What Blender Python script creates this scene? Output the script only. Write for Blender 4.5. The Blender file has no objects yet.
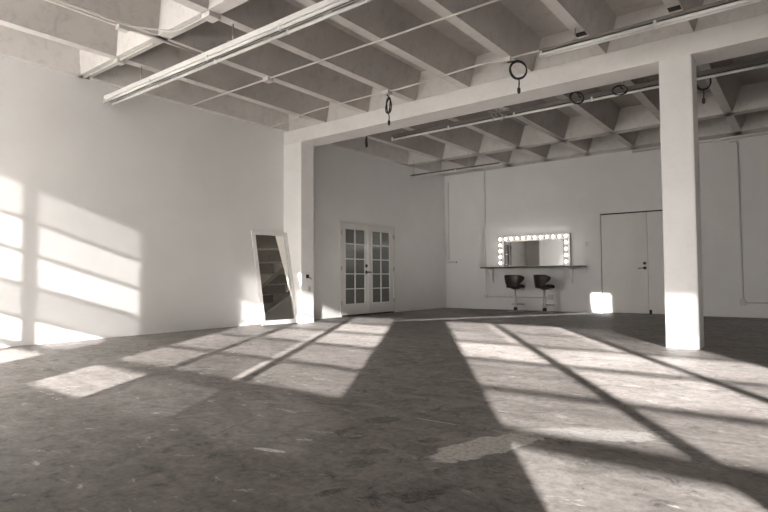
import bpy, bmesh, math, random
from mathutils import Vector, Matrix
random.seed(7)
SC = bpy.context.scene
COL = SC.collection
PI = math.pi

# ------------------------------------------------------------------ sizes
H = 3.718          # underside of the ceiling ribs
HS = 4.14          # underside of the slab between the ribs
XR = 13.0          # right wall
YW = -13.8         # inner face of the window wall
YG = -13.86        # plane of the glass
YB0, YB1 = -6.012, -5.55   # main beam
ZB = 3.458         # beam soffit
SX = .669          # sun: sideways run per metre of depth
SZ = .33           # sun: fall per metre of depth

# ------------------------------------------------------------------ materials
def nodes(name):
    m = bpy.data.materials.new(name); m.use_nodes = True
    nt = m.node_tree; b = nt.nodes['Principled BSDF']
    return m, nt, b
def N(nt, t, **kw):
    n = nt.nodes.new(t)
    for k, v in kw.items(): setattr(n, k, v)
    return n
def ramp(nt, fac, stops):
    r = N(nt, 'ShaderNodeValToRGB'); e = r.color_ramp.elements
    while len(e) < len(stops): e.new(.5)
    for el, (p, c) in zip(e, stops):
        el.position = p; el.color = (c, c, c, 1) if isinstance(c, (int, float)) else (*c, 1)
    nt.links.new(fac, r.inputs['Fac']); return r.outputs['Color']
def noise(nt, vec, scale, detail=4, rough=.55, dist=0):
    n = N(nt, 'ShaderNodeTexNoise'); n.inputs['Scale'].default_value = scale
    n.inputs['Detail'].default_value = detail; n.inputs['Roughness'].default_value = rough
    n.inputs['Distortion'].default_value = dist
    nt.links.new(vec, n.inputs['Vector']); return n.outputs['Fac']
def mixc(nt, mode, fac, a, b):
    m = N(nt, 'ShaderNodeMix', data_type='RGBA', blend_type=mode)
    for k, v in ((0, fac), (6, a), (7, b)):
        if isinstance(v, (int, float)): m.inputs[k].default_value = v if k == 0 else (v, v, v, 1)
        elif isinstance(v, tuple): m.inputs[k].default_value = (*v, 1)
        else: nt.links.new(v, m.inputs[k])
    return m.outputs[2]
def mth(nt, op, a, b=None, c=None, clamp=False):
    m = N(nt, 'ShaderNodeMath', operation=op, use_clamp=clamp)
    for i, v in enumerate((a, b, c)):
        if v is None: continue
        if isinstance(v, (int, float)): m.inputs[i].default_value = v
        else: nt.links.new(v, m.inputs[i])
    return m.outputs[0]
def mapping(nt, scale=(1, 1, 1), rot=(0, 0, 0), loc=(0, 0, 0)):
    tc = N(nt, 'ShaderNodeTexCoord'); mp = N(nt, 'ShaderNodeMapping')
    mp.inputs['Scale'].default_value = scale; mp.inputs['Rotation'].default_value = rot
    mp.inputs['Location'].default_value = loc
    nt.links.new(tc.outputs['Object'], mp.inputs['Vector']); return mp.outputs['Vector']
def bump(nt, b, h, strength, dist=.01):
    n = N(nt, 'ShaderNodeBump'); n.inputs['Strength'].default_value = strength
    n.inputs['Distance'].default_value = dist
    nt.links.new(h, n.inputs['Height']); nt.links.new(n.outputs['Normal'], b.inputs['Normal'])

def painted(name, col, var=.06, rough=.6, scale=1.2, bmp=.15, spec=.3, blot=0.):
    m, nt, b = nodes(name)
    v = mapping(nt)
    f = noise(nt, v, scale, 6, .6, .4)
    c = ramp(nt, f, [(.3, tuple(x * (1 - var) for x in col)), (.7, tuple(min(1, x * (1 + var * .5)) for x in col))])
    if blot:
        g = noise(nt, v, 7, 8, .7, .8)
        c = mixc(nt, 'MULTIPLY', blot, c, ramp(nt, g, [(.33, .55), (.5, 1.)]))
    nt.links.new(c, b.inputs['Base Color'])
    b.inputs['Roughness'].default_value = rough
    b.inputs['Specular IOR Level'].default_value = spec
    if bmp: bump(nt, b, noise(nt, v, 28, 4, .6), bmp, .006)
    return m
def plain(name, col, rough=.5, metal=0., spec=.5, var=.04):
    m, nt, b = nodes(name)
    v = mapping(nt); f = noise(nt, v, 14, 3)
    c = ramp(nt, f, [(.3, tuple(x * (1 - var) for x in col)), (.7, tuple(min(1, x * (1 + var)) for x in col))])
    nt.links.new(c, b.inputs['Base Color'])
    b.inputs['Roughness'].default_value = rough; b.inputs['Metallic'].default_value = metal
    b.inputs['Specular IOR Level'].default_value = spec
    return m
def emit(name, col, s):
    m, nt, b = nodes(name)
    b.inputs['Base Color'].default_value = (*col, 1)
    b.inputs['Emission Color'].default_value = (*col, 1); b.inputs['Emission Strength'].default_value = s
    return m
def film(name, t, tl=0.):
    m = bpy.data.materials.new(name); m.use_nodes = True; nt = m.node_tree
    nt.nodes.clear()
    o = N(nt, 'ShaderNodeOutputMaterial'); tr = N(nt, 'ShaderNodeBsdfTransparent'); gl = N(nt, 'ShaderNodeBsdfGlossy')
    tr.inputs['Color'].default_value = (t, t * .99, t * .975, 1); gl.inputs['Roughness'].default_value = .08
    mx = N(nt, 'ShaderNodeMixShader'); mx.inputs[0].default_value = .05
    if tl:
        tn = N(nt, 'ShaderNodeBsdfTranslucent'); tn.inputs['Color'].default_value = (tl, tl*.98, tl*.95, 1)
        ad = N(nt, 'ShaderNodeAddShader'); nt.links.new(tr.outputs[0], ad.inputs[0]); nt.links.new(tn.outputs[0], ad.inputs[1]); tr = ad
    nt.links.new(tr.outputs[0], mx.inputs[1]); nt.links.new(gl.outputs[0], mx.inputs[2]); nt.links.new(mx.outputs[0], o.inputs['Surface'])
    return m

M = {}
M['wall'] = painted('white_wall_paint', (.80, .785, .77), .05, .55, .9, .12)
M['ceiling'] = painted('shaded_concrete', (.45, .418, .392), .12, .75, 1.1, .3, .2, .35)  # slab and rib sides: concrete darkened for the shade between ribs
M['ribs'] = painted('bounce_lit_concrete', (.67, .638, .608), .08, .7, 1.3, .3, .2, .3)  # same concrete lightened, floor bounce light put into the colour
M['column'] = painted('column_paint', (.90, .88, .86), .04, .5, 1.4, .25, .3, .08)
M['beam'] = painted('beam_paint', (.82, .79, .76), .06, .6, 1.2, .3, .3, .12)
M['white'] = plain('white_gloss_paint', (.76, .74, .72), .35)
M['door'] = painted('door_paint', (.74, .715, .69), .03, .4, 2, .05)
M['pipe'] = plain('painted_conduit', (.62, .595, .56), .45)
M['rail'] = plain('dull_grey_shaded_rail', (.16, .145, .13), .6)  # grey trim; on strip-light housings it is painted-in shade
M['raceway'] = plain('grey_bulb_raceway', (.50, .48, .46), .35)
M['gap'] = plain('dark_gap', (.03, .026, .022), .8)
M['black'] = plain('black_rubber', (.012, .011, .010), .5)
M['leather'] = plain('dark_brown_leather', (.020, .013, .010), .45, 0, .3, .2)
M['chrome'] = plain('chrome', (.93, .92, .91), .3, 1.)
M['steel'] = plain('steel', (.45, .43, .41), .35, 1.)
M['counter'] = plain('dark_countertop', (.06, .045, .038), .3)
M['mirror'] = plain('mirror_silver', (.86, .87, .86), .0, 1., .5, 0)
M['mirror2'] = plain('leaning_mirror_silver', (.74, .73, .68), .0, 1., .5, 0)
M['bulb'] = emit('lit_bulb', (1., .95, .89), 8.)
M['tube'] = plain('fluorescent_tube', (.78, .77, .75), .25)
M['doorglass'] = plain('grey_door_glass', (.13, .135, .12), .12, 0, .6, .1)
M['outlet'] = plain('outlet_plate', (.6, .58, .55), .4)
M['frame'] = plain('window_frame_paint', (.55, .53, .5), .5)
M['asphalt'] = painted('outside_paving', (.32, .31, .29), .15, .8, .5, .2)

def floor_material():
    m, nt, b = nodes('worn_concrete')
    v = mapping(nt)
    vs = mapping(nt, (.55, 1.9, 1), (0, 0, math.radians(-32)))
    big = noise(nt, v, .35, 4, .6, .3)
    c = ramp(nt, big, [(.32, (.118, .105, .098)), (.68, (.212, .194, .183))])
    st = noise(nt, vs, 3.2, 9, .68, .7)
    c = mixc(nt, 'MULTIPLY', .9, c, ramp(nt, st, [(.36, .74), (.5, 1.), (.68, 1.16)]))
    med = noise(nt, v, 6.5, 9, .72, 1.0)
    c = mixc(nt, 'MULTIPLY', .9, c, ramp(nt, med, [(.35, .42), (.43, .92), (.62, 1.12)]))
    # scuffs: dark short strokes
    sc = noise(nt, mapping(nt, (2.2, 8.5, 1), (0, 0, math.radians(52))), 2.6, 6, .65, 1.4)
    c = mixc(nt, 'MULTIPLY', .8, c, ramp(nt, sc, [(.28, .15), (.335, 1.)]))
    sc2 = noise(nt, mapping(nt, (9, 2.5, 1), (0, 0, math.radians(18)), (3, 1, 0)), 2.2, 6, .65, 1.2)
    c = mixc(nt, 'MULTIPLY', .7, c, ramp(nt, sc2, [(.29, .2), (.345, 1.)]))
    # pale specks
    pl = noise(nt, mapping(nt, (1, 2.2, 1), (0, 0, .4), (7, 3, 0)), 5.5, 8, .7, .6)
    c = mixc(nt, 'MIX', ramp(nt, pl, [(.60, 0.), (.68, .6)]), c, (.56, .53, .50))
    gr = noise(nt, v, 26, 8, .75)
    c = mixc(nt, 'MULTIPLY', .8, c, ramp(nt, gr, [(.38, .66), (.5, 1.), (.64, 1.25)]))
    # worn pale patch where the coating is gone
    def patch(cx, cy, ang, a, bb, amt, col, wob=.9, ns=3.2):
        nonlocal c
        p = mapping(nt, (1, 1, 1))
        sub = N(nt, 'ShaderNodeVectorMath', operation='SUBTRACT'); nt.links.new(p, sub.inputs[0]); sub.inputs[1].default_value = (cx, cy, 0)
        rot = N(nt, 'ShaderNodeVectorRotate', rotation_type='Z_AXIS'); nt.links.new(sub.outputs[0], rot.inputs['Vector']); rot.inputs['Angle'].default_value = -ang
        sc_ = N(nt, 'ShaderNodeVectorMath', operation='MULTIPLY'); nt.links.new(rot.outputs[0], sc_.inputs[0]); sc_.inputs[1].default_value = (1 / a, 1 / bb, 0)
        ln = N(nt, 'ShaderNodeVectorMath', operation='LENGTH'); nt.links.new(sc_.outputs[0], ln.inputs[0])
        wn = noise(nt, v, ns, 9, .75, .5)
        d = mth(nt, 'ADD', ln.outputs['Value'], mth(nt, 'MULTIPLY', mth(nt, 'SUBTRACT', wn, .5), wob * 2))
        f = mth(nt, 'MULTIPLY', mth(nt, 'SUBTRACT', 1.04, d, clamp=True), 9, clamp=True)
        fine = ramp(nt, noise(nt, vs if ns > 20 else v, 60 if ns > 20 else 38, 6, .7), [(.42, .1), (.53, 1.)] if ns > 20 else [(.35, .35), (.55, 1.)])
        f = mth(nt, 'MULTIPLY', mth(nt, 'MULTIPLY', f, amt), fine)
        c = mixc(nt, 'MIX', f, c, col)
    patch(6.79, -10.74, 1.25, .35, .12, 1., (.58, .56, .53), .9, 7)
    patch(7.1, -10.25, .6, .4, .12, .45, (.50, .48, .455), 1., 6)
    patch(5.96, -11.44, .25, .1, .02, .9, (.60, .58, .55), .4, 14)
    for px_, py_, an, a_, b_, am in ((6.07, -10.64, 1.1, .12, .07, .9), (6.39, -11.15, .9, .09, .05, .8), (6.45, -11.32, 1.0, .07, .05, .7), (6.57, -11.65, 1.2, .07, .03, .8),
                                (6.88, -11.46, 1.2, .10, .05, .95), (6.80, -11.52, .4, .06, .03, .8), (6.33, -10.08, .9, .12, .04, .6), (6.51, -10.83, 1., .07, .04, .7), (5.62, -10.50, .3, .16, .03, .6),
                                (7.32, -10.78, .8, .12, .05, .5), (6.82, -9.79, .6, .2, .04, .4), (5.2, -11.0, .7, .2, .04, .45), (4.5, -11.3, .2, .3, .03, .4)):
        patch(px_, py_, an, a_, b_, am, (.045, .04, .035), 1.3, 21)
    patch(6.33, -10.49, .05, .17, .008, .8, (.55, .52, .5), .35, 6)
    patch(7.6, -10.55, -.1, .6, .12, .5, (.17, .15, .135), .6, 3)  # shadow band of the thick window rail tinted into the floor colour
    patch(5.485, -11.36, 1.92, .14, .006, 1., (.06, .055, .05), .1, 12)
    nt.links.new(c, b.inputs['Base Color'])
    r = ramp(nt, med, [(.3, .62), (.7, .42)]); nt.links.new(r, b.inputs['Roughness'])
    b.inputs['Specular IOR Level'].default_value = .3
    bump(nt, b, mth(nt, 'ADD', noise(nt, v, 9, 8, .7), mth(nt, 'MULTIPLY', st, .7)), .35, .008)
    return m
M['floor'] = floor_material()

# ------------------------------------------------------------------ mesh helpers
class MB:
    def __init__(s): s.bm = bmesh.new(); s.mi = 0; s.smooth = False
    def _f(s, vs):
        try:
            f = s.bm.faces.new(vs); f.material_index = s.mi; f.smooth = s.smooth; return f
        except ValueError: return None
    def box(s, a, b, bev=0.):
        x0, y0, z0 = a; x1, y1, z1 = b
        c = [(x0,y0,z0),(x1,y0,z0),(x1,y1,z0),(x0,y1,z0),(x0,y0,z1),(x1,y0,z1),(x1,y1,z1),(x0,y1,z1)]
        return s.hexa(c, bev)
    def hexa(s, c, bev=0.):
        v = [s.bm.verts.new(p) for p in c]
        fs = [s._f([v[i] for i in q]) for q in ((0,3,2,1),(4,5,6,7),(0,1,5,4),(1,2,6,5),(2,3,7,6),(3,0,4,7))]
        if bev:
            es = set(e for f in fs for e in f.edges)
            r = bmesh.ops.bevel(s.bm, geom=list(es), offset=bev, segments=2, profile=.7, affect='EDGES', clamp_overlap=True)
            for f in r['faces']: f.material_index = s.mi
        return s
    def tube(s, pts, r, n=10, caps=True, closed=False):
        pts = [Vector(p) for p in pts]; sm = s.smooth; s.smooth = True
        rings = []; up = None; L = len(pts)
        for i, p in enumerate(pts):
            a = pts[i-1] if (i > 0 or closed) else p
            b = pts[(i+1) % L] if (i < L-1 or closed) else p
            d = (b - a).normalized()
            if up is None:
                up = d.orthogonal().normalized()
            else:
                up = (up - d * up.dot(d)).normalized()
            w = d.cross(up)
            rr = r[i] if isinstance(r, (list, tuple)) else r
            rings.append([s.bm.verts.new(p + (up*math.cos(2*PI*k/n) + w*math.sin(2*PI*k/n))*rr) for k in range(n)])
        R = range(L if closed else L-1)
        for i in R:
            A, B = rings[i], rings[(i+1) % L]
            for k in range(n): s._f([A[k], A[(k+1)%n], B[(k+1)%n], B[k]])
        s.smooth = False
        if caps and not closed:
            s._f(rings[0][::-1]); s._f(rings[-1])
        s.smooth = sm; return s
    def lathe(s, prof, o=(0,0,0), n=28, axis='Z'):
        sm = s.smooth; s.smooth = True; rings = []
        for r, z in prof:
            ring = []
            for k in range(n):
                a = 2*PI*k/n; x, y = r*math.cos(a), r*math.sin(a)
                p = {'Z': (x, y, z), 'X': (z, x, y), 'Y': (y, z, x)}[axis]
                ring.append(s.bm.verts.new((o[0]+p[0], o[1]+p[1], o[2]+p[2])))
            rings.append(ring)
        for A, B in zip(rings, rings[1:]):
            for k in range(n): s._f([A[k], A[(k+1)%n], B[(k+1)%n], B[k]])
        s._f(rings[0][::-1]); s._f(rings[-1]); s.smooth = sm; return s
    def build(s, name, mats, parent=None, loc=None, clean=False):
        bm = s.bm
        if clean: bmesh.ops.remove_doubles(bm, verts=bm.verts, dist=1e-5)
        bmesh.ops.recalc_face_normals(bm, faces=bm.faces)
        me = bpy.data.meshes.new(name); bm.to_mesh(me); bm.free()
        for m in (mats if isinstance(mats, (list, tuple)) else [mats]): me.materials.append(M[m] if isinstance(m, str) else m)
        o = bpy.data.objects.new(name, me); COL.objects.link(o)
        if parent: o.parent = parent
        if loc: o.location = loc
        return o
def empty(name, label, cat, loc=(0,0,0), rot=(0,0,0), group=None, kind=None):
    o = bpy.data.objects.new(name, None); COL.objects.link(o); o.empty_display_size = .1
    o.location = loc; o.rotation_euler = rot
    return tag(o, label, cat, group, kind)
def tag(o, label, cat, group=None, kind=None):
    o['label'] = label; o['category'] = cat
    if group: o['group'] = group
    if kind: o['kind'] = kind
    return o
def struct(o, label, cat): return tag(o, label, cat, None, 'structure')
def children(o): return [c for c in bpy.data.objects if c.parent == o]
def copy_tree(o, parent=None):
    kids = children(o); c = o.copy(); COL.objects.link(c); c.parent = parent
    for k in kids: copy_tree(k, c)
    return c
def arc(c, r, a0, a1, n, u, v):
    u, v, c = Vector(u), Vector(v), Vector(c)
    return [tuple(c + (u*math.cos(a0+(a1-a0)*i/n) + v*math.sin(a0+(a1-a0)*i/n))*r) for i in range(n+1)]
def bent(pts, r=.08, n=5):
    """polyline with rounded elbows"""
    P = [Vector(p) for p in pts]; out = [P[0]]
    for i in range(1, len(P)-1):
        a, b, c = P[i-1], P[i], P[i+1]
        d1 = (a-b).normalized(); d2 = (c-b).normalized(); rr = min(r, (a-b).length*.45, (c-b).length*.45)
        s, e = b + d1*rr, b + d2*rr
        for k in range(n+1):
            t = k/n; out.append(s*(1-t)**2 + b*2*t*(1-t) + e*t*t)
    out.append(P[-1]); return out

# ------------------------------------------------------------------ the room shell
struct(MB().box((-.3, YW-.3, -.2), (XR+.3, .3, 0)).build('floor', 'floor'), 'worn grey brown concrete floor with scuffs and pale patches', 'floor')
# left wall, back wall, right wall; door openings are shallow recesses closed by the doors
m = MB(); FD0, FD1, FDT = -4.39, -2.40, 2.125
m.box((-.25, YW-.12, 0), (0, FD0, HS)); m.box((-.25, FD1, 0), (0, .25, HS)); m.box((-.25, FD0, FDT), (0, FD1, HS)); m.box((-.25, FD0, 0), (-.16, FD1, FDT))
struct(m.build('wall_left', 'wall'), 'long white wall on the left with patches of sunlight', 'wall')
m = MB(); RD0, RD1, RDT = 4.24, 6.26, 2.305
m.box((0, 0, 0), (RD0, .25, HS)); m.box((RD1, 0, 0), (XR, .25, HS)); m.box((RD0, 0, RDT), (RD1, .25, HS)); m.box((RD0, .12, 0), (RD1, .25, RDT))
struct(m.build('wall_back', 'wall'), 'white back wall behind the vanity counter', 'wall')
struct(MB().box((XR, YW-.12, 0), (XR+.25, .25, HS)).build('wall_right', 'wall'), 'plain white wall on the right outside the picture', 'wall')

# windows in the wall behind the camera; rows shared by all three
def wx(s): return s + SX*(-YG)
def wz(y): return SZ*(y - YG)
rows = [wz(y) for y in (-3.98, -5.5, -6.8, -8.1, -9.4, -10.5, -11.65)]     # top ... sill
WINS = [((-8.97, -8.05, -6.97, -5.89),
         [[.04,.05,.03],[.08,.1,.06],[.1,.1,.08],[.03,.04,.03],[.2,.2,.35],[.8,.8,.8]], {}),
        ((-4.76, -3.67, -2.58, -1.40),
         [[.03,.10,.4],[.12,.36,1.],[.36,.6,.8],[.45,.4,.45],[.45,.22,.33],[.75,.10,.03]], {(2,1),(3,1),(4,1)}),
        ((-.31, .78, 2.02, 3.08),
         [[.58,.6,.12],[.6,.64,.25],[1,.9,.8],[.5,1,.6],[.45,.5,.5],[.5,.5,.4]], {(0,0),(1,0),(0,1),(1,1)})]
Z1, Z0 = rows[0], rows[-1]
m = MB()
edges = [0.]
for w, _, _ in WINS: edges += [max(wx(w[0]), .1), wx(w[-1])]
edges.append(XR)
for i in range(0, len(edges), 2): m.box((edges[i] if i else -.0, YW-.12, 0), (edges[i+1], YW, HS))
for i in range(1, len(edges)-1, 2):
    m.box((edges[i], YW-.12, Z1), (edges[i+1], YW, HS)); m.box((edges[i], YW-.12, 0), (edges[i+1], YW, Z0))
struct(m.build('wall_front', 'wall'), 'white wall with the three big windows, behind the camera', 'wall')
fm = {}
for wi, (w, T, clear) in enumerate(WINS):
    xs = [wx(s) for s in w]; xs[0] = max(xs[0], .1)
    we = struct(bpy.data.objects.new('window_%d' % (wi+1), None), ['multi-paned window nearest the left wall', 'multi-paned window in the middle of its wall', 'multi-paned window nearest the right wall'][wi], 'window')
    COL.objects.link(we); we.location = (xs[0], YG, Z0)
    f = MB(); ox, oz = xs[0], Z0
    def q(x, z0, x2, z2, d): f.box((x-ox, -d, z0-oz), (x2-ox, d, z2-oz))
    q(xs[0], Z0, xs[0]+.05, Z1, .04); q(xs[-1]-.05, Z0, xs[-1], Z1, .04)
    q(xs[0]+.05, Z1-.05, xs[-1]-.05, Z1, .039); q(xs[0]+.05, Z0, xs[-1]-.05, Z0+.05, .039)
    for x in xs[1:-1]: q(x-.045, Z0+.05, x+.045, Z1-.05, .036)
    for k, z in enumerate(rows[1:-1]):
        if wi == 2 and k == 0: h = .008
        elif k == 4-0: h = .045
        else: h = .02
        if k == 4: h = .05
        q(xs[0]+.05, z-h, xs[-1]-.05, z+h, .025)
    f.build('window_frame', 'frame', we)
    g = MB(); mats = []
    for r in range(6):
        for c in range(3):
            t = round(T[r][c], 2)
            def mat(t):
                key = (t, wi == 0)
                if key not in fm: fm[key] = film(('frosted_glass_%d' if wi == 0 else 'hazy_glass_%d') % int(t*100), t, .8 if wi == 0 else 0.)
                if fm[key] not in mats: mats.append(fm[key])
                return mats.index(fm[key])
            xa, xb, za, zb = xs[c]-ox, xs[c+1]-ox, rows[r+1]-oz, rows[r]-oz
            cut = xb - (.2 if wi == 2 else .15) if (r, c) in clear else xb
            g.mi = mat(t)
            g._f([g.bm.verts.new(p) for p in ((xa,0,za),(cut,0,za),(cut,0,zb),(xa,0,zb))])
            if cut != xb:
                g.mi = mat(1.)
                g._f([g.bm.verts.new(p) for p in ((cut,0,za),(xb,0,za),(xb,0,zb),(cut,0,zb))])
    g.build('window_pane', mats, we)
    MB().box((-.03, .02, -.03), (xs[-1]-ox+.03, .14, -.001)).build('window_sill', 'white', we)

# ribbed concrete ceiling
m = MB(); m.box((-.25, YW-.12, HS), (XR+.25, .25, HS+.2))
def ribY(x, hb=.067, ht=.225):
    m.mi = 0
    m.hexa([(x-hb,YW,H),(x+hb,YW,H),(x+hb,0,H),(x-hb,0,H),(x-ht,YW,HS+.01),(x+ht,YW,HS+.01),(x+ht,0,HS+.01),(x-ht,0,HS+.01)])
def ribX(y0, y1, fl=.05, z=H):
    m.mi = 1  # cross ribs take the lightened tone for the light on their fronts
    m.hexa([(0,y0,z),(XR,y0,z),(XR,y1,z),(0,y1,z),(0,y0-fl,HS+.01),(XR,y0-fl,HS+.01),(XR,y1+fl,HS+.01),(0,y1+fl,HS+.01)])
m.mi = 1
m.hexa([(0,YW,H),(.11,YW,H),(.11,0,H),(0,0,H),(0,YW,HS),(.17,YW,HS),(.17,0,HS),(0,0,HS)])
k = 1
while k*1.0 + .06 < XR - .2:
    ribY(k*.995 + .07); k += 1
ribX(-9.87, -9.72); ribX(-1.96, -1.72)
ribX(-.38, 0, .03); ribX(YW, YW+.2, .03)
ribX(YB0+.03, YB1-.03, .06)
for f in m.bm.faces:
    if max(v.co.z for v in f.verts) < H+.002: f.material_index = 1  # rib undersides get floor bounce light as a paler colour
struct(m.build('ceiling', ['ceiling', 'ribs']), 'ribbed concrete ceiling', 'ceiling')
m = MB(); m.box((.0, YB0, ZB), (XR, YB1, H-.0005), .012)
tag(m.build('ceiling_beam', 'beam'), 'deep white concrete beam across the ceiling resting on the column', 'beam', None, 'structure')
def column(name, x0, x1, top=ZB):
    c = MB(); c.box((x0, YB0, 0), (x1, YB0+.35, top))
    bm = c.bm
    if True:
        es = [e for e in bm.edges if abs(e.verts[0].co.z - e.verts[1].co.z) > 1]
        if x0 < .01: es = [e for e in es if e.verts[0].co.x > .1]
        bmesh.ops.bevel(bm, geom=es, offset=.022, segments=2, profile=.6, affect='EDGES')
    return c.build(name, 'column')
tag(column('column', 6.716, 7.075), 'freestanding white concrete column with sunlit foot', 'column', None, 'structure')
tag(column('pilaster', 0., .485), 'white pilaster on the left wall carrying the beam end', 'pilaster', None, 'structure')

# ------------------------------------------------------------------ french doors (left wall), local: x out of wall, y along, z up
d1 = struct(bpy.data.objects.new('door_1', None), 'pair of white french doors with ten grey panes each', 'door'); COL.objects.link(d1)
d1.location = (0, FD0, 0); W = FD1 - FD0
f = MB(); f.box((-.1, 0, 0), (.015, .045, FDT)); f.box((-.1, W-.045, 0), (.015, W, FDT)); f.box((-.1, .045, FDT-.045), (.015, W-.045, FDT))
f.build('door_frame', 'door', d1)
MB().box((-.12, .045, 0), (.02, W-.045, .022)).build('threshold', 'gap', d1)
def fleaf(y0, y1, hinge):
    z0, z1 = .03, FDT-.05; sw = .135; g = MB()
    gx0, gx1 = -.055, -.012
    b0, b1 = z0+.24, z1-.13
    g.box((gx0, y0, z0), (gx1, y0+sw, z1)); g.box((gx0, y1-sw, z0), (gx1, y1, z1))
    g.box((gx0, y0+sw, z0), (gx1, y1-sw, b0)); g.box((gx0, y0+sw, b1), (gx1, y1-sw, z1))
    leaf = g.build('door_leaf', 'door', d1)
    a, b = y0+sw, y1-sw; t = MB(); mid = (a+b)/2
    # raised glazing bead and muntins
    t.box((-.02, a-.018, b0-.018), (-.004, a+.006, b1+.018)); t.box((-.02, b-.006, b0-.018), (-.004, b+.018, b1+.018))
    t.box((-.02, a+.006, b0-.018), (-.004, b-.006, b0+.006)); t.box((-.02, a+.006, b1-.006), (-.004, b-.006, b1+.018))
    t.box((-.04, mid-.011, b0+.006), (-.006, mid+.011, b1-.006))
    for i in range(1, 5):
        z = b0 + (b1-b0)*i/5; t.box((-.04, a+.006, z-.011), (-.008, b-.006, z+.011))
    t.build('muntins', 'white', leaf)
    MB().box((-.038, a, b0), (-.03, b, b1)).build('door_glass', 'doorglass', leaf)
    for z in (.3, 1.06, 1.85):
        h = MB(); yy = y0-.012 if hinge < 0 else y1+.012
        h.tube([(.018, yy, z-.05), (.018, yy, z+.05)], .011, 8); h.box((.0, yy-.02, z-.045), (.017, yy+.02, z+.045))
        h.build('hinge', 'steel', leaf)
    return leaf
l1 = fleaf(.05, W/2-.002, -1); l2 = fleaf(W/2+.002, W-.05, 1)
MB().box((-.012, W/2-.03, .035), (.006, W/2+.03, FDT-.055)).build('astragal', 'white', l2)
k = MB(); y = W/2-.09
k.lathe([(.04, -.012), (.04, .004), (.028, .012)], (0, y, .98), 20, 'X'); k.tube([(.0, y, .98), (.05, y, .98)], .015, 10); k.tube(bent([(.05, y-.012, .98), (.055, y+.05, .98), (.052, y+.11, .977)], .02), .015, 10)
k.build('door_handle', 'black', l1)
MB().lathe([(.038, -.012), (.038, .01), (.03, .018), (.01, .022)], (0, y, 1.125), 20, 'X').build('deadbolt', 'black', l1)

# ------------------------------------------------------------------ flat double door (back wall)
d2 = struct(bpy.data.objects.new('door_2', None), 'flush white double door in the back wall beside the column', 'door'); COL.objects.link(d2)
d2.location = (RD0, 0, 0); W2 = RD1-RD0
MB().box((0, .05, 0), (W2, .119, RDT)).build('door_reveal', 'gap', d2)
A, B = (.018, 1.005), (1.012, W2-.018)
def fl2(x0, x1):
    return MB().box((x0, .004, .012), (x1, .049, RDT-.024), .003).build('door_leaf', 'door', d2)
la = fl2(*A); lb = fl2(*B)
MB().box((-.0, -.006, RDT-.012), (W2, .02, RDT+.004)).build('door_head', 'gap', d2)
k = MB(); x = .945
k.lathe([(.036, .004), (.036, -.008), (.026, -.02), (.016, -.022)], (x, 0, 1.03), 20, 'Y'); k.tube([(x, 0, 1.03), (x, -.055, 1.03)], .012, 10); k.tube(bent([(x+.01, -.055, 1.03), (x-.05, -.06, 1.03), (x-.13, -.055, 1.022)], .02), .010, 10)
k.build('door_handle', 'black', la)
MB().lathe([(.033, .004), (.033, -.016), (.026, -.024), (.01, -.026)], (x, 0, 1.135), 20, 'Y').build('deadbolt', 'black', la)
k = MB(); k.box((1.02, -.02, .012), (1.075, .003, .10), .004); k.tube([(1.045, -.02, .05), (1.045, -.05, .02)], .01, 8)
k.build('floor_bolt', 'black', lb)

# ------------------------------------------------------------------ vanity: counter, lit mirror, stools
cn = empty('wall_counter', 'thin dark wall-mounted counter below the bulb-lit mirror', 'counter', (1.33, 0, 0))
CW = 2.59
MB().box((0, -.46, 1.075), (CW, -.001, 1.105), .004).build('countertop', 'counter', cn)
for bx in (.14, 2.24):
    g = MB(); g.box((bx-.012, -.03, .68), (bx+.012, -.001, 1.074)); g.box((bx-.012, -.42, 1.055), (bx+.012, -.03, 1.074))
    g.tube([(bx, -.02, .70), (bx, -.12, .79), (bx, -.30, .98), (bx, -.39, 1.055)], .010, 8)
    g.build('bracket', 'white', cn)
vm = empty('vanity_mirror', 'wide vanity mirror framed by round lit bulbs on the counter', 'mirror', (1.665, 0, 1.106))
VW, VH, BF = 1.875, .80, .15
g = MB()
g.box((0, -.06, 0), (BF, -.001, VH-BF), .004); g.box((VW-BF, -.06, 0), (VW, -.001, VH-BF), .004); g.box((0, -.06, VH-BF), (VW, -.001, VH), .004)
g.box((BF, -.05, 0), (VW-BF, -.001, .02))
g.build('mirror_frame', 'raceway', vm)
MB().box((BF, -.03, .02), (VW-BF, -.015, VH-BF)).build('mirror_glass', 'mirror', vm)
for a_, b_ in ((BF-.006, BF+.006), (VW-BF-.006, VW-BF+.006), (VW-.006, VW+.004)):
    MB().box((a_, -.068, .0), (b_, -.0605, VH-BF if b_ < VW-.05 else VH)).build('edge_strip', 'rail', vm)
def divider(x, z, up):
    g = MB(); g.box((x-.014, -.085, z-.028), (x+.014, -.0605, z+.028)) if up else g.box((x-.028, -.085, z-.014), (x+.028, -.0605, z+.014))
    g.build('socket_block', 'rail', vm)
for i in range(11): divider(BF/2 + (VW-BF)*(i+.5)/11, VH-BF/2, True)
for i in range(4):
    for xx in (BF/2, VW-BF/2): divider(xx, VH-BF/2-.155*(i+.5), False)
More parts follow.
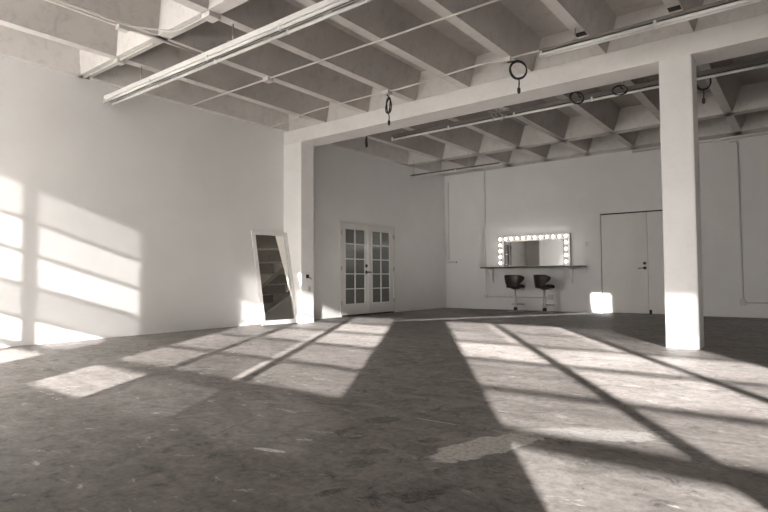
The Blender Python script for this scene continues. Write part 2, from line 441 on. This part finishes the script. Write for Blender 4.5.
# bulbs and sockets
bulb = MB(); bulb.lathe([(.016, 0), (.018, -.012), (.024, -.028), (.033, -.042), (.036, -.054), (.032, -.067), (.021, -.079), (.005, -.083)], (0,0,0), 16, 'Y')
b0 = bulb.build('light_bulb', 'bulb', vm)
sock = MB(); sock.lathe([(.026, .0), (.026, -.018), (.018, -.024)], (0,0,0), 16, 'Y')
s0 = sock.build('bulb_socket', 'steel', vm)
div = MB(); div.box((-.012, -.05, -.03), (.012, 0, .03))
pos = []
for i in range(12): pos.append((BF/2 + (VW-BF)*i/11, VH-BF/2))
for i in range(4):
    for xx in (BF/2, VW-BF/2): pos.append((xx, VH-BF/2 - .155*(i+1)))
for i, (x, z) in enumerate(pos):
    b = b0 if i == 0 else b0.copy(); s = s0 if i == 0 else s0.copy()
    if i: COL.objects.link(b); COL.objects.link(s)
    b.parent = vm; s.parent = vm
    b.location = (x, -.078, z); s.location = (x, -.0605, z)

def stool():
    r = empty('bar_stool', '', 'stool')
    g = MB(); g.lathe([(.19, .0), (.195, .006), (.185, .014), (.12, .026), (.05, .040), (.034, .06), (.03, .075)], (0,0,0), 36)
    g.build('base', 'steel', r)
    g = MB(); g.lathe([(.05, .045), (.046, .10), (.034, .112)], (0,0,0), 20); g.build('base_collar', 'black', r)
    g = MB(); g.lathe([(.032, .09), (.032, .36), (.024, .365), (.024, .565)], (0,0,0), 20); g.build('pole', 'chrome', r)
    g = MB(); P = [(0, .02, .18)]
    P = [(-.02, .02, .18), (-.13, .06, .18)] + arc((0, .10, .18), .15, PI*1.0, 0, 12, (1,0,0), (0,1,0))[0:] + [(.13, .06, .18), (.02, .02, .18)]
    g.tube(P, .011, 8); g.build('footrest', 'steel', r)
    g = MB(); g.lathe([(.03, .54), (.10, .562), (.12, .572), (.03, .578)], (0,0,0), 20); g.tube([(.0, 0, .556), (.2, .03, .55), (.23, .035, .545)], .006, 8)
    g.build('seat_plate', 'black', r)
    # cushion: rounded D, waterfall front
    g = MB(); g.smooth = True; n = 40; layers = [(.80, .578), (.97, .586), (1.0, .61), (.98, .635), (.88, .652), (.6, .66), (.25, .657)]
    rings = []
    for sc_, z in layers:
        ring = []
        for k in range(n):
            a = 2*PI*k/n; ca, sa = math.cos(a), math.sin(a)
            rx = .215*abs(ca)**.75*(1 if ca > 0 else -1); ry = .21*abs(sa)**.8*(1 if sa > 0 else -1)
            zz = z - (.012 if sa > .6 else 0)*sc_ + .02*(ca*ca)*(sc_ > .5)*(1-sc_*.5)
            ring.append(g.bm.verts.new((rx*sc_, ry*sc_+.015, zz)))
        rings.append(ring)
    for X, Y in zip(rings, rings[1:]):
        for k in range(n): g._f([X[k], X[(k+1)%n], Y[(k+1)%n], Y[k]])
    g._f(rings[0][::-1]); g._f(rings[-1])
    g.build('seat', 'leather', r)
    # wraparound back: oval shell curved about the seat, quilted
    g = MB(); g.smooth = True; na, nz = 28, 12; grid = [[], []]
    for side in (0, 1):
        for j in range(nz+1):
            row = []
            v = j/nz
            for i in range(na+1):
                u = -1 + 2*i/na
                ha = math.radians(88)*(1 - .30*(1-v)**2) ; a = -PI/2 + u*ha
                top = .90 - .07*abs(u)**4; bot = .60 + .10*abs(u)**2.5
                z = bot + (top-bot)*v
                edge = min(1, 4*v, 4*(1-v), 4*(1-abs(u)) + .2)
                th = (.012 + .018*edge**.5)
                puff = .004*abs(math.sin(v*PI*4))
                rr = .215 + .035*v + (th/2 + puff if side else -th/2)
                row.append(g.bm.verts.new((rr*math.cos(a)*1.02, rr*math.sin(a)*.9, z)))
            grid[side].append(row)
    for side in (0, 1):
        G = grid[side]
        for j in range(nz):
            for i in range(na): g._f([G[j][i], G[j][i+1], G[j+1][i+1], G[j+1][i]])
    A_, B_ = grid
    for i in range(na):
        g._f([A_[0][i], A_[0][i+1], B_[0][i+1], B_[0][i]]); g._f([A_[nz][i], A_[nz][i+1], B_[nz][i+1], B_[nz][i]])
    for j in range(nz):
        g._f([A_[j][0], A_[j+1][0], B_[j+1][0], B_[j][0]]); g._f([A_[j][na], A_[j+1][na], B_[j+1][na], B_[j][na]])
    g.build('backrest', 'leather', r)
    return r
st = stool(); st['group'] = 'bar stools at the vanity counter'
st['label'] = 'left of the two dark brown bar stools under the vanity counter'
st.location = (2.385, -.66, 0); st.rotation_euler = (0, 0, math.radians(84-90))
s2 = copy_tree(st); s2['label'] = 'right bar stool at the counter, turned sideways to show its seat'
s2.location = (3.12, -.66, 0); s2.rotation_euler = (0, 0, math.radians(60-90))

# ------------------------------------------------------------------ leaning mirror
MT = math.radians(11.5); ML = 1.76; MY0, MY1 = -6.84, -6.03
lm = empty('leaning_mirror', 'tall white-framed mirror leaning on the left wall beside the pilaster', 'mirror', (.34, MY0, .005), (0, -MT, math.radians(-5)))
w = MY1-MY0; fw = .062; g = MB()
g.box((0, 0, 0), (.035, fw, ML), .004); g.box((0, w-fw, 0), (.035, w, ML), .004); g.box((0, fw, 0), (.034, w-fw, fw+.02)); g.box((0, fw, ML-fw-.01), (.034, w-fw, ML))
g.box((.0, fw, fw+.02), (.008, w-fw, ML-fw-.01))
g.build('mirror_frame', 'white', lm)
g = MB(); a = fw
for (y0, y1, z0, z1) in ((a-.004, a+.008, fw+.016, ML-fw-.006), (w-a-.008, w-a+.004, fw+.016, ML-fw-.006)): g.box((.0355, y0, z0), (.041, y1, z1))
g.build('frame_beading', 'white', lm)
MB().box((.009, fw, fw+.02), (.02, w-fw, ML-fw-.01)).build('mirror_glass', 'mirror2', lm)

# ------------------------------------------------------------------ ceiling lights (unlit battens)
def batten(name, label, x0, x1, y, z, hangers, wide=.16, group='unlit ceiling strip lights', seg=1.22, hmat='white', sides=(-1, 1), tr=.019, hh=.06):
    r = empty(name, label, 'ceiling light', (x0, y, z), (0,0,0), group)
    L = x1-x0
    g = MB(); g.box((0, -wide*.35, .035), (L, wide*.35, .035+hh), .004); g.build('housing', hmat, r)  # a dark hmat puts the shaded face into the housing colour
    g = MB(); g.box((0.01, -wide*.12, .024), (L-.01, wide*.12, .0345)); g.build('gap_shade_strip', 'gap', r)  # dark strip standing in for the shaded gap above the tubes
    for yy in [sd*(wide/2-.02) for sd in sides]:
        x = .03
        while x < L-.2:
            e = min(x+seg, L-.03); MB().tube([(x, yy, 0), (e, yy, 0)], tr, 10).build('light_tube', 'tube', r); x = e+.03
        x = .0
        while x < L-.1:
            MB().box((x, yy-.012, -.02), (x+.028, yy+.012, .046)).build('lamp_holder', 'white', r); x += seg+.03
        MB().box((L-.02, yy-.012, -.02), (L, yy+.012, .046)).build('lamp_holder', 'white', r)
    for hx in hangers:
        g = MB(); g.tube([(hx-x0, 0, .03+hh), (hx-x0, 0, H-z-.001)], .006, 6); g.box((hx-x0-.03, -wide*.4, .0355+hh), (hx-x0+.03, wide*.4, .045+hh)); g.build('hanger', 'steel', r)
    return r
batten('strip_light', 'long unlit strip light nearest the camera, crossing the upper left ceiling', .13, 6.1, -9.50, 3.40, [1.065, 3.055, 5.045])
batten('strip_light', 'unlit strip light just before the beam, upper right of the picture', 5.62, 10.5, -6.97, 3.50, [6.04, 8.03, 10.02], .10, hmat='rail', hh=.035, tr=.02)
batten('strip_light', 'long unlit strip light behind the beam, passing behind the column', 1.82, 10.4, -4.88, 3.50, [2.06, 4.05, 6.04, 8.03, 10.02], .07, hmat='rail', sides=(-1,), tr=.02)
batten('strip_light', 'short unlit strip light near the far corner above the french doors', .45, 2.86, -2.32, 3.30, [.55, 2.06], .05, hmat='rail', sides=(-1,), tr=.015, hh=.02)

# ------------------------------------------------------------------ conduits
def pipe(label, pts, r=.012, boxes=(), name='conduit', group=None, rb=.07):
    root = empty(name, label, 'conduit', pts[0], (0,0,0), group)
    o = Vector(pts[0])
    MB().tube([Vector(p)-o for p in bent(pts, rb)], r, 8).build('conduit_pipe', 'pipe', root)
    for (c, sx, sy, sz) in boxes:
        c = Vector(c)-o
        MB().box((c.x-sx/2, c.y-sy/2, c.z-sz/2), (c.x+sx/2, c.y+sy/2, c.z+sz/2), .004).build('junction_box', 'pipe', root)
    return root
zc = H-.013
pipe('straight ceiling conduit crossing the ribs between strip light and beam', [(.02, -8.15, zc), (2.06, -8.15, zc), (9.0, -8.15, zc)], .013, [((2.06, -8.15, H-.03), .11, .11, .058), ((6.04, -8.15, H-.03), .11, .11, .058)])
pipe('bent ceiling conduit running just in front of the beam', [(.02, -6.45, zc), (.5, -6.5, zc), (1.07, -6.62, zc), (1.5, -6.68, zc), (2.95, -6.66, zc), (3.3, -6.62, zc), (4.7, -6.72, zc), (5.05, -6.66, zc), (5.7, -6.66, zc)], .012, [((3.055, -6.65, H-.03), .11, .11, .058), ((5.045, -6.66, H-.03), .12, .11, .058), ((1.065, -6.62, H-.03), .09, .07, .05)], rb=.2)
pipe('ceiling conduit along a rib, upper left corner of the picture', [(2.03, -12.6, zc), (2.03, -10.2, zc), (2.06, -9.9, zc), (2.06, -9.25, zc)], .014, [((2.045, -10.25, H-.03), .075, .12, .058)])
pipe('second ceiling conduit beside the one on the same rib, upper left', [(2.11, -12.6, zc), (2.11, -10.2, zc), (2.4, -9.8, zc), (3.0, -9.8, zc)], .011, [((3.055, -9.79, H-.03), .14, .14, .058)])
pipe('ceiling conduit following the narrow cross rib at upper left', [(.05, -9.80, zc), (1.065, -9.80, zc), (1.9, -9.80, zc)], .014, [((1.065, -9.80, H-.03), .1, .1, .058)])
pipe('ceiling conduit along a rib behind the beam, above the vanity mirror', [(4.05, -4.6, zc), (4.05, -1.95, zc)], .016)
pipe('conduit down the back wall near the left corner', [(.13, -.02, H-.2), (.13, -.02, 1.34)], .011, [((.23, -.027, 1.27), .30, .05, .055)])
pipe('conduit down the back wall left of the lit mirror', [(1.265, -.016, H), (1.265, -.016, 1.107)], .012)
pipe('low conduit under the counter ending at a wall outlet', [(1.265, -.016, 1.07), (1.265, -.016, .33), (2.955, -.016, .33)], .012, [((1.265, -.024, .335), .07, .045, .09), ((3.02, -.028, .345), .12, .055, .12)], rb=.03)
pipe('long horizontal conduit along the top of the back wall behind the column', [(5.0, -.05, 3.66), (12.9, -.05, 3.66)], .018)
pipe('conduit down the back wall right of the column to a low outlet', [(6.86, -.02, 3.60), (7.0, -.02, 3.60), (7.02, -.02, .30), (12.9, -.02, .30)], .014, [((7.01, -.028, .305), .10, .055, .12)], rb=.1)

# outlet and thermostat on the pilaster
o = empty('wall_switch', 'small black switch on the side of the pilaster', 'switch', (.485, -5.855, .885))
MB().box((.0005, -.03, -.035), (.03, .03, .035), .006).build('switch_body', 'black', o)
MB().tube(bent([(.015, .03, -.01), (.018, .08, -.03), (.012, .1, -.06)], .03), .006, 6).build('cable', 'black', o)
o = empty('wall_outlet', 'pale outlet below the black switch on the pilaster', 'outlet', (.485, -5.80, .645))
MB().box((.0005, -.03, -.05), (.012, .03, .05), .003).build('outlet_plate', 'outlet', o)
MB().box((.0125, -.014, -.022), (.022, .014, .022)).build('outlet_socket', 'steel', o)
o = empty('wall_outlet', 'small outlet plate on the back wall right of the lit mirror', 'outlet', (3.93, 0, 1.62))
MB().box((-.035, -.012, -.055), (.035, -.0005, .055), .003).build('outlet_plate', 'outlet', o)

# ------------------------------------------------------------------ hanging cable coils
def coil(label, c, r, az, tilt=0., plug=True, turns=3, top=None, part=1.0, drop=.12, th=.009):
    """coil of black cable hanging in a vertical plane of azimuth az"""
    root = empty('cable_coil', label, 'cable', c, (0,0,0), 'black cable coils hanging from the ceiling')
    u = Vector((math.cos(az), math.sin(az), 0)); v = Vector((0, 0, 1)); w = u.cross(v); v = (v*math.cos(tilt) + w*math.sin(tilt)).normalized()
    rnd = random.Random(int(c[0]*100)); pts = []; n = 26
    for i in range(int((turns + (.5 if plug else 0))*n*part)):
        a = PI/2 + 2*PI*i/n; k = i/n
        rr = r*(1 + .06*math.sin(3*k + a*.7) + rnd.uniform(-.01, .01))
        pts.append(u*math.cos(a)*rr*.92 + v*math.sin(a)*rr + w*(.012*math.sin(a*1.3+k)))
    top = Vector(top) - Vector(c) if top else Vector((0, 0, H - c[2]))
    pts = [top, top*.7 + pts[0]*.3] + pts
    if plug: pts += [v*-r*1.05 + u*.01, Vector((.012, 0, -r-drop*.5)), Vector((.006, 0, -r-drop))]
    MB().tube(pts, th, 7).build('cable_loops', 'black', root)
    if plug:
        g = MB(); g.lathe([(.012, 0), (.02, -.01), (.022, -.05), (.014, -.075), (.006, -.08)], (.006, 0, -r-drop+.005), 12); g.build('plug', 'black', root)
coil('narrow black cable coil hanging edge-on left of the others, before the beam', (3.04, -6.60, 3.50), .115, math.radians(146), 0, True, 3, (3.05, -6.65, H-.06))
coil('large black cable coil with plug hanging before the beam, upper centre', (5.22, -6.72, 3.50), .115, math.radians(40), 0, True, 3, (5.05, -6.66, H-.06))
coil('black cable coil on the strip light behind the beam, right of centre', (5.42, -5.08, 3.52), .105, math.radians(35), math.radians(-20), False, 3, (5.42, -4.88, 3.56))
coil('half-hidden black cable coil under the beam, next to the column', (6.03, -5.08, 3.50), .105, math.radians(15), math.radians(-35), False, 2, (6.03, -4.88, 3.56))
coil('black cable coil with plug hanging right of the column', (7.02, -4.76, 3.50), .12, math.radians(40), 0, True, 2, (7.05, -4.88, 3.55))
coil('small black cable coil behind the beam near the left pilaster', (1.42, -5.18, 3.46), .09, math.radians(125), 0, False, 3)
# loose grey wire knot on the long strip light
root = empty('cable_tangle', 'tangle of grey wires above the strip light behind the beam', 'cable', (4.05, -4.98, 3.56))
g = MB(); rnd = random.Random(3)
for k in range(5):
    p = Vector((rnd.uniform(-.1, .1), 0, .1)); P = []
    for i in range(16):
        P.append(p.copy()); p = p*.93 + Vector((rnd.uniform(-.07, .07), rnd.uniform(-.05, .05), rnd.uniform(-.06, .05)))
    g.tube(bent(P, .05, 3), .006, 6)
g.build('wires', 'steel', root)
# small slot plates at rib ends near the beam
for i, x in enumerate((6.04, 7.035)):
    o = empty('ceiling_anchor', ['dark anchor slot on the rib end left of the column top', 'dark anchor slot on the rib above the column'][i], 'anchor', (x, -6.78, H), (0,0,0), 'dark anchor slots on the rib ends')
    MB().box((-.06, -.05, -.008), (.06, .05, -.0005)).build('anchor_plate', 'gap', o)

# ------------------------------------------------------------------ outside ground
struct(MB().box((-60, -120, -.45), (60, YW-.4, -.25)).build('ground', 'asphalt'), 'paving outside the windows', 'ground')

# ------------------------------------------------------------------ light
SUN = 68; SKY = 7.4
ld = bpy.data.lights.new('sun', 'SUN'); ld.energy = SUN; ld.angle = math.radians(.75); ld.color = (1., .985, .97)
lo = bpy.data.objects.new('sun', ld); COL.objects.link(lo)
d = Vector((-SX, 1, -SZ)).normalized()
lo.rotation_euler = d.to_track_quat('-Z', 'Y').to_euler(); lo.location = (20, -40, 15)
w = bpy.data.worlds.new('sky'); SC.world = w; w.use_nodes = True; nt = w.node_tree; bg = nt.nodes['Background']
tc = nt.nodes.new('ShaderNodeTexCoord'); sp = nt.nodes.new('ShaderNodeSeparateXYZ'); nt.links.new(tc.outputs['Generated'], sp.inputs[0])
cr = nt.nodes.new('ShaderNodeValToRGB'); mr = nt.nodes.new('ShaderNodeMapRange'); mr.inputs[1].default_value = -1; mr.inputs[2].default_value = 1
nt.links.new(sp.outputs[2], mr.inputs[0]); nt.links.new(mr.outputs[0], cr.inputs[0])
e = cr.color_ramp.elements; e[0].position = .47; e[0].color = (.40, .38, .36, 1); e[1].position = .52; e[1].color = (1.1, 1.075, 1.05, 1)
x = e.new(.62); x.color = (.62, .615, .61, 1); x = e.new(.74); x.color = (.17, .175, .18, 1)
nt.links.new(cr.outputs[0], bg.inputs[0]); bg.inputs[1].default_value = SKY
for wi, (w_, T, _) in enumerate(WINS):
    xs = [max(wx(w_[0]), .1), wx(w_[-1])]
    pl = bpy.data.lights.new('window_portal', 'AREA'); pl.shape = 'RECTANGLE'; pl.size = xs[1]-xs[0]; pl.size_y = Z1-Z0
    pl.cycles.is_portal = True
    po = bpy.data.objects.new('window_portal', pl); COL.objects.link(po); po.location = ((xs[0]+xs[1])/2, YW-.14, (Z0+Z1)/2)
    po.rotation_euler = Vector((0, 1, 0)).to_track_quat('-Z', 'Z').to_euler()
# added lamp in place of sunlight thrown back by the leaning mirror (a collimated beam leaving its glass)
bl = bpy.data.lights.new('added_mirror_glint', 'AREA'); bl.shape = 'RECTANGLE'; bl.size = .50; bl.size_y = .80; bl.spread = math.radians(1.2); bl.color = ld.color
bo = bpy.data.objects.new('added_mirror_glint', bl); COL.objects.link(bo)
src = Vector((.355+.04-.57*math.sin(MT), (MY0+MY1)/2, .57)); dst = Vector((4.09, 0, .02))
bo.location = src + Vector((.02, 0, 0)); bo.rotation_euler = (dst-src).to_track_quat('-Z', 'Y').to_euler()
bl.energy = 36.

# ------------------------------------------------------------------ camera
F_, YAW, PIT, ROL = 549.17, .6598, .0395, -.0064
F = Vector((-math.sin(YAW)*math.cos(PIT), math.cos(YAW)*math.cos(PIT), math.sin(PIT)))
R = Vector((math.cos(YAW), math.sin(YAW), 0)); U = R.cross(F)
c, s = math.cos(ROL), math.sin(ROL); R2 = R*c + U*s; U2 = -R*s + U*c
cd = bpy.data.cameras.new('camera'); cd.sensor_width = 36; cd.lens = F_/768*36; cd.clip_start = .05
co = bpy.data.objects.new('camera', cd); COL.objects.link(co)
mat = Matrix((R2, U2, -F)).transposed().to_4x4(); mat.translation = Vector((8.1047, -13.2671, .85)); co.matrix_world = mat
SC.camera = co
vs = SC.view_settings; vs.view_transform = 'Standard'; vs.look = 'None'; vs.exposure = 0.; vs.gamma = 1; vs.use_curve_mapping = False
